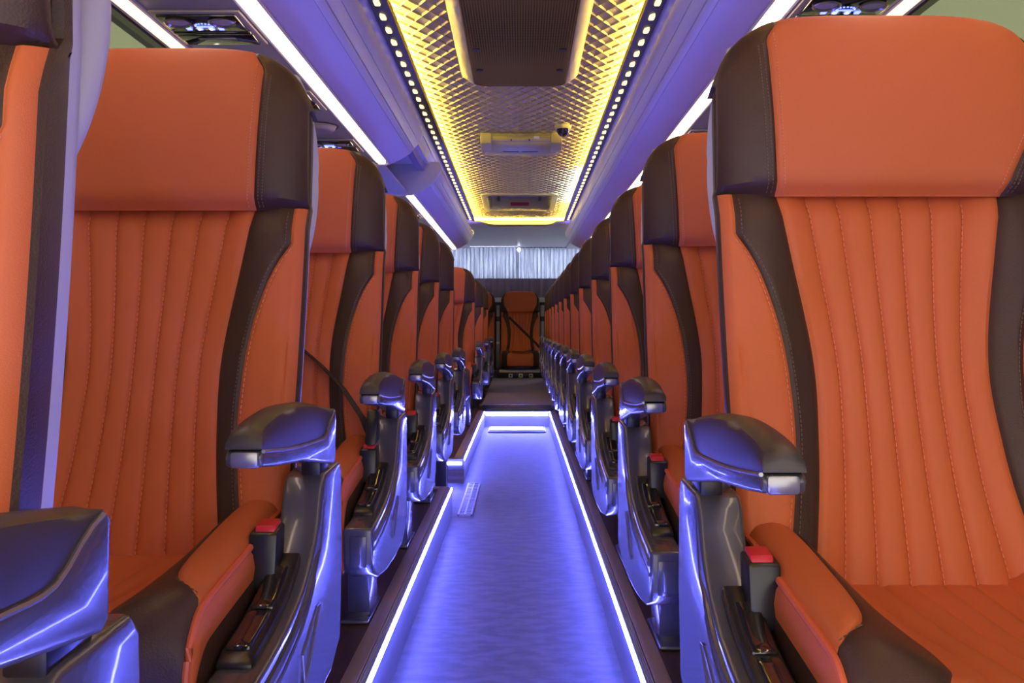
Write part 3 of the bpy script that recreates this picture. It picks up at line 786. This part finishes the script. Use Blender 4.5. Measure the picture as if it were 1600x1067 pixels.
for (x, y) in ((-.165, 3.45), (.16, 3.45), (-.165, 3.72), (.16, 3.72)):
    MB().lathe([(.0, -.004), (.014, -.003), (.017, .004)], (x, y, HT(y)-.058), 16).build('screw', M['band'], t)
# folded monitor
t = thing('ceiling_monitor', 'cream folded-up monitor housing hanging under the ceiling', 'monitor', (0, 5.12, HT(5.12)))
MB().prism([(0, .0), (0, -.058), (.06, -.085), (.30, -.075), (.34, -.0)], -.205, .215, 'x').build('housing', M['housing'], t, bevel=.008)
MB().box(-.16, .17, -.004, .004, -.054, -.016).build('recess', M['underside'], t, bevel=.002)
MB().tube([(-.155, -.002, -.035), (.165, -.002, -.035)], .015, 12).build('hinge_bar', M['housing'], t)
for a, b in ((-.222, -.16), (.17, .232)):
    MB().prism([(-.012, -.004), (-.012, -.062), (.05, -.09), (.16, -.082), (.18, -.004)], a, b, 'x').build('bracket', M['housing'], t, bevel=.005)
MB().box(.075, .105, -.0195, -.0165, -.040, -.024).build('sticker', M['white'], t)
for x in (-.05, .05): MB().box(x-.003, x+.003, -.020, -.016, -.052, -.042).build('screw', M['black'], t)
for a, b in ((-.1, -.01), (.01, .10)): MB().box(a, b, .12, .14, -.0845, -.080).build('slot', M['black'], t)
# dome camera
t = thing('dome_camera', 'small round security camera on the ceiling beside the monitor', 'camera', (.228, 4.93, HT(4.93)))
MB().lathe([(.0, 0), (.046, 0), (.046, -.012), (.040, -.024), (.036, -.026)], (0, 0, 0), 28).build('base', M['housing'], t)
MB().lathe([(.036, -.024), (.033, -.042), (.024, -.056), (.010, -.064), (0, -.066)], (0, 0, 0), 28).build('dome', M['blackgloss'], t)
# rear roof vent in its recess
t = thing('roof_vent', 'recessed roof vent with round grille and red sticker near the back', 'roof vent', (0, 0, 0))
fr = MB()
loops = [L(HX0-.035, HX1+.035, HY0-.04, HY1+.04, .05, .004), L(HX0-.03, HX1+.03, HY0-.035, HY1+.035, .05, .014), L(HX0+.015, HX1-.015, HY0+.02, HY1-.02, .03, .016), L(HX0+.03, HX1-.03, HY0+.035, HY1-.035, .03, -.10)]
loft(loops, fr, cap=False).build('frame', M['housing'], t)
MB().box(HX0, HX1, HY0, HY1, HT(7.8)+.09, HT(7.8)+.10).build('lid', M['underside'], t)
mb = MB()
for k in range(13):
    x = -.105+.0175*k; h = math.sqrt(max(0, .115**2-(x)**2)); mb.box(x-.004-.007, x+.004-.007, 7.86-h, 7.86+h, HT(7.8)+.068, HT(7.8)+.082)
mb.build('round_grille', M['steel'], t)
MB().tube([(-.007+.12*math.cos(a), 7.86+.12*math.sin(a), HT(7.8)+.08) for a in frange(0, 6.283, 28)], .008, 6).build('grille_ring', M['black'], t)
MB().box(-.085, .075, HY1-.062, HY1-.057, HT(8)+.02, HT(8)+.05).build('sticker', M['sticker'], t)
for x in (-.19, .17): MB().box(x-.012, x+.012, HY0+.08, HY1-.06, HT(7.8)+.06, HT(7.8)+.09).build('bar', M['black'], t)

# service units with reading lamps on the rack undersides
def service(sd, y, label):
    xc = sd*(.795 if sd < 0 else .775); z = Z(RH)+.004
    t = thing('service_unit', label, 'reading lamp unit', (xc, y, z), 'reading lamp units')
    MB().box(-.112, .112, -.13, .13, -.008, -.0002).build('housing', M['underside'], t, bevel=.004)
    MB().box(-.098, .098, -.118, -.002, -.015, -.006).build('lamp_panel', M['blackgloss'], t, bevel=.006)
    MB().box(-.100, .100, .004, .022, -.016, -.006).build('handle_bar', M['blackgloss'], t, bevel=.005)
    sp = MB().box(-.098, .098, .030, .112, -.014, -.006).build('speaker_panel', M['blackgloss'], t, bevel=.010)
    MB().box(-.05, .05, .048, .062, -.0165, -.0135).build('button_bar', M['silver'], sp, bevel=.002)
    for x in (-.055, .055):
        l = MB().lathe([(.030, -.016), (.034, -.019), (.030, -.022), (.026, -.018)], (x, -.082, 0), 24).build('lamp_ring', M['silver'], t)
        MB().lathe([(0, -.018), (.026, -.017)], (x, -.082, 0), 20).build('lens', M['shell'], l)
    d = MB().tube([(-.02+.0*k, -.045, -.0155) for k in range(1)]+[(.02, -.045, -.0155)], .002, 6).build('display', M['display'], t)
    mb = MB()
    for x in (-.045, -.018, .012, .036): mb.box(x-.006, x+.006, -.038, -.022, -.0170, -.0145)
    for k in range(9):
        a = math.pi*k/8; mb.box(.022*math.cos(a)-.002, .022*math.cos(a)+.002, -.052+(-.018)*math.sin(a), -.048+(-.018)*math.sin(a), -.0165, -.0145)
    mb.build('button_lights', M['display'], t)
    mb = MB()
    for x in (-.019, .011): mb.box(x-.003, x+.003, -.034, -.026, -.0178, -.0168)
    mb.build('button_icons', M['glint'], t)
    return t
for y, lb in ((2.37, 'black reading lamp unit with blue buttons above the nearest whole left seat'),
              (3.13, 'reading lamp unit half hidden behind the nearest whole left headrest'),
              (3.90, 'reading lamp unit with blue buttons above the belted left seat'),
              (6.35, 'tiny reading lamp unit under the far left rack, nearer one'),
              (7.15, 'tiny reading lamp unit under the far left rack, farther one')): service(-1, y, lb)
for y, lb in ((2.25, 'black reading lamp unit with blue buttons above the nearest right seat'),
              (3.72, 'reading lamp unit just showing over the second right seat')): service(1, y, lb)
t = thing('ceiling_speaker', 'round grey speaker under the left rack between two lamp units', 'speaker', (-.78, 3.54, Z(RH)+.004))
MB().lathe([(0, -.022), (.05, -.022), (.062, -.018), (.070, -.008), (.074, .0)], (0, 0, 0), 32).build('grille', M['underside'], t)
MB().lathe([(.072, 0), (.080, -.004), (.084, 0)], (0, 0, 0), 32).build('ring', M['band'], t)

# ------------------------------------------------------------------ light, camera, colour
w = bpy.data.worlds.new('World'); sc.world = w; w.use_nodes = True
bg = w.node_tree.nodes['Background']; bg.inputs['Color'].default_value = (1.0, .93, .86, 1); bg.inputs['Strength'].default_value = 1.45
wn = w.node_tree.nodes; wl = w.node_tree.links
wt = wn.new('ShaderNodeTexCoord'); wx_ = wn.new('ShaderNodeSeparateXYZ'); wr = wn.new('ShaderNodeMapRange')
wl.new(wt.outputs['Generated'], wx_.inputs[0]); wl.new(wx_.outputs['Y'], wr.inputs['Value'])
wr.inputs['From Min'].default_value = .5; wr.inputs['From Max'].default_value = 1.0      # brighter daylight behind the coach
wr.inputs['To Min'].default_value = 2.0; wr.inputs['To Max'].default_value = 8.5
wl.new(wr.outputs['Result'], bg.inputs['Strength'])
cam = bpy.data.cameras.new('Camera'); co = bpy.data.objects.new('Camera', cam); COL.objects.link(co)
co.location = (0, 0, CAMZ); co.rotation_euler = (math.pi/2, 0, 0)
cam.sensor_width = 36; cam.lens = 1441/1600*36
cam.shift_x = -13/1600; cam.shift_y = -21.5/1600
cam.clip_start = .02
sc.camera = co
vs = sc.view_settings
vs.view_transform = 'Standard'; vs.look = 'None'; vs.gamma = 1; vs.use_curve_mapping = False; vs.exposure = 0.3
sc.cycles.max_bounces = 8; sc.cycles.diffuse_bounces = 5; sc.cycles.sample_clamp_indirect = 6
sc.cycles.caustics_reflective = False; sc.cycles.caustics_refractive = False
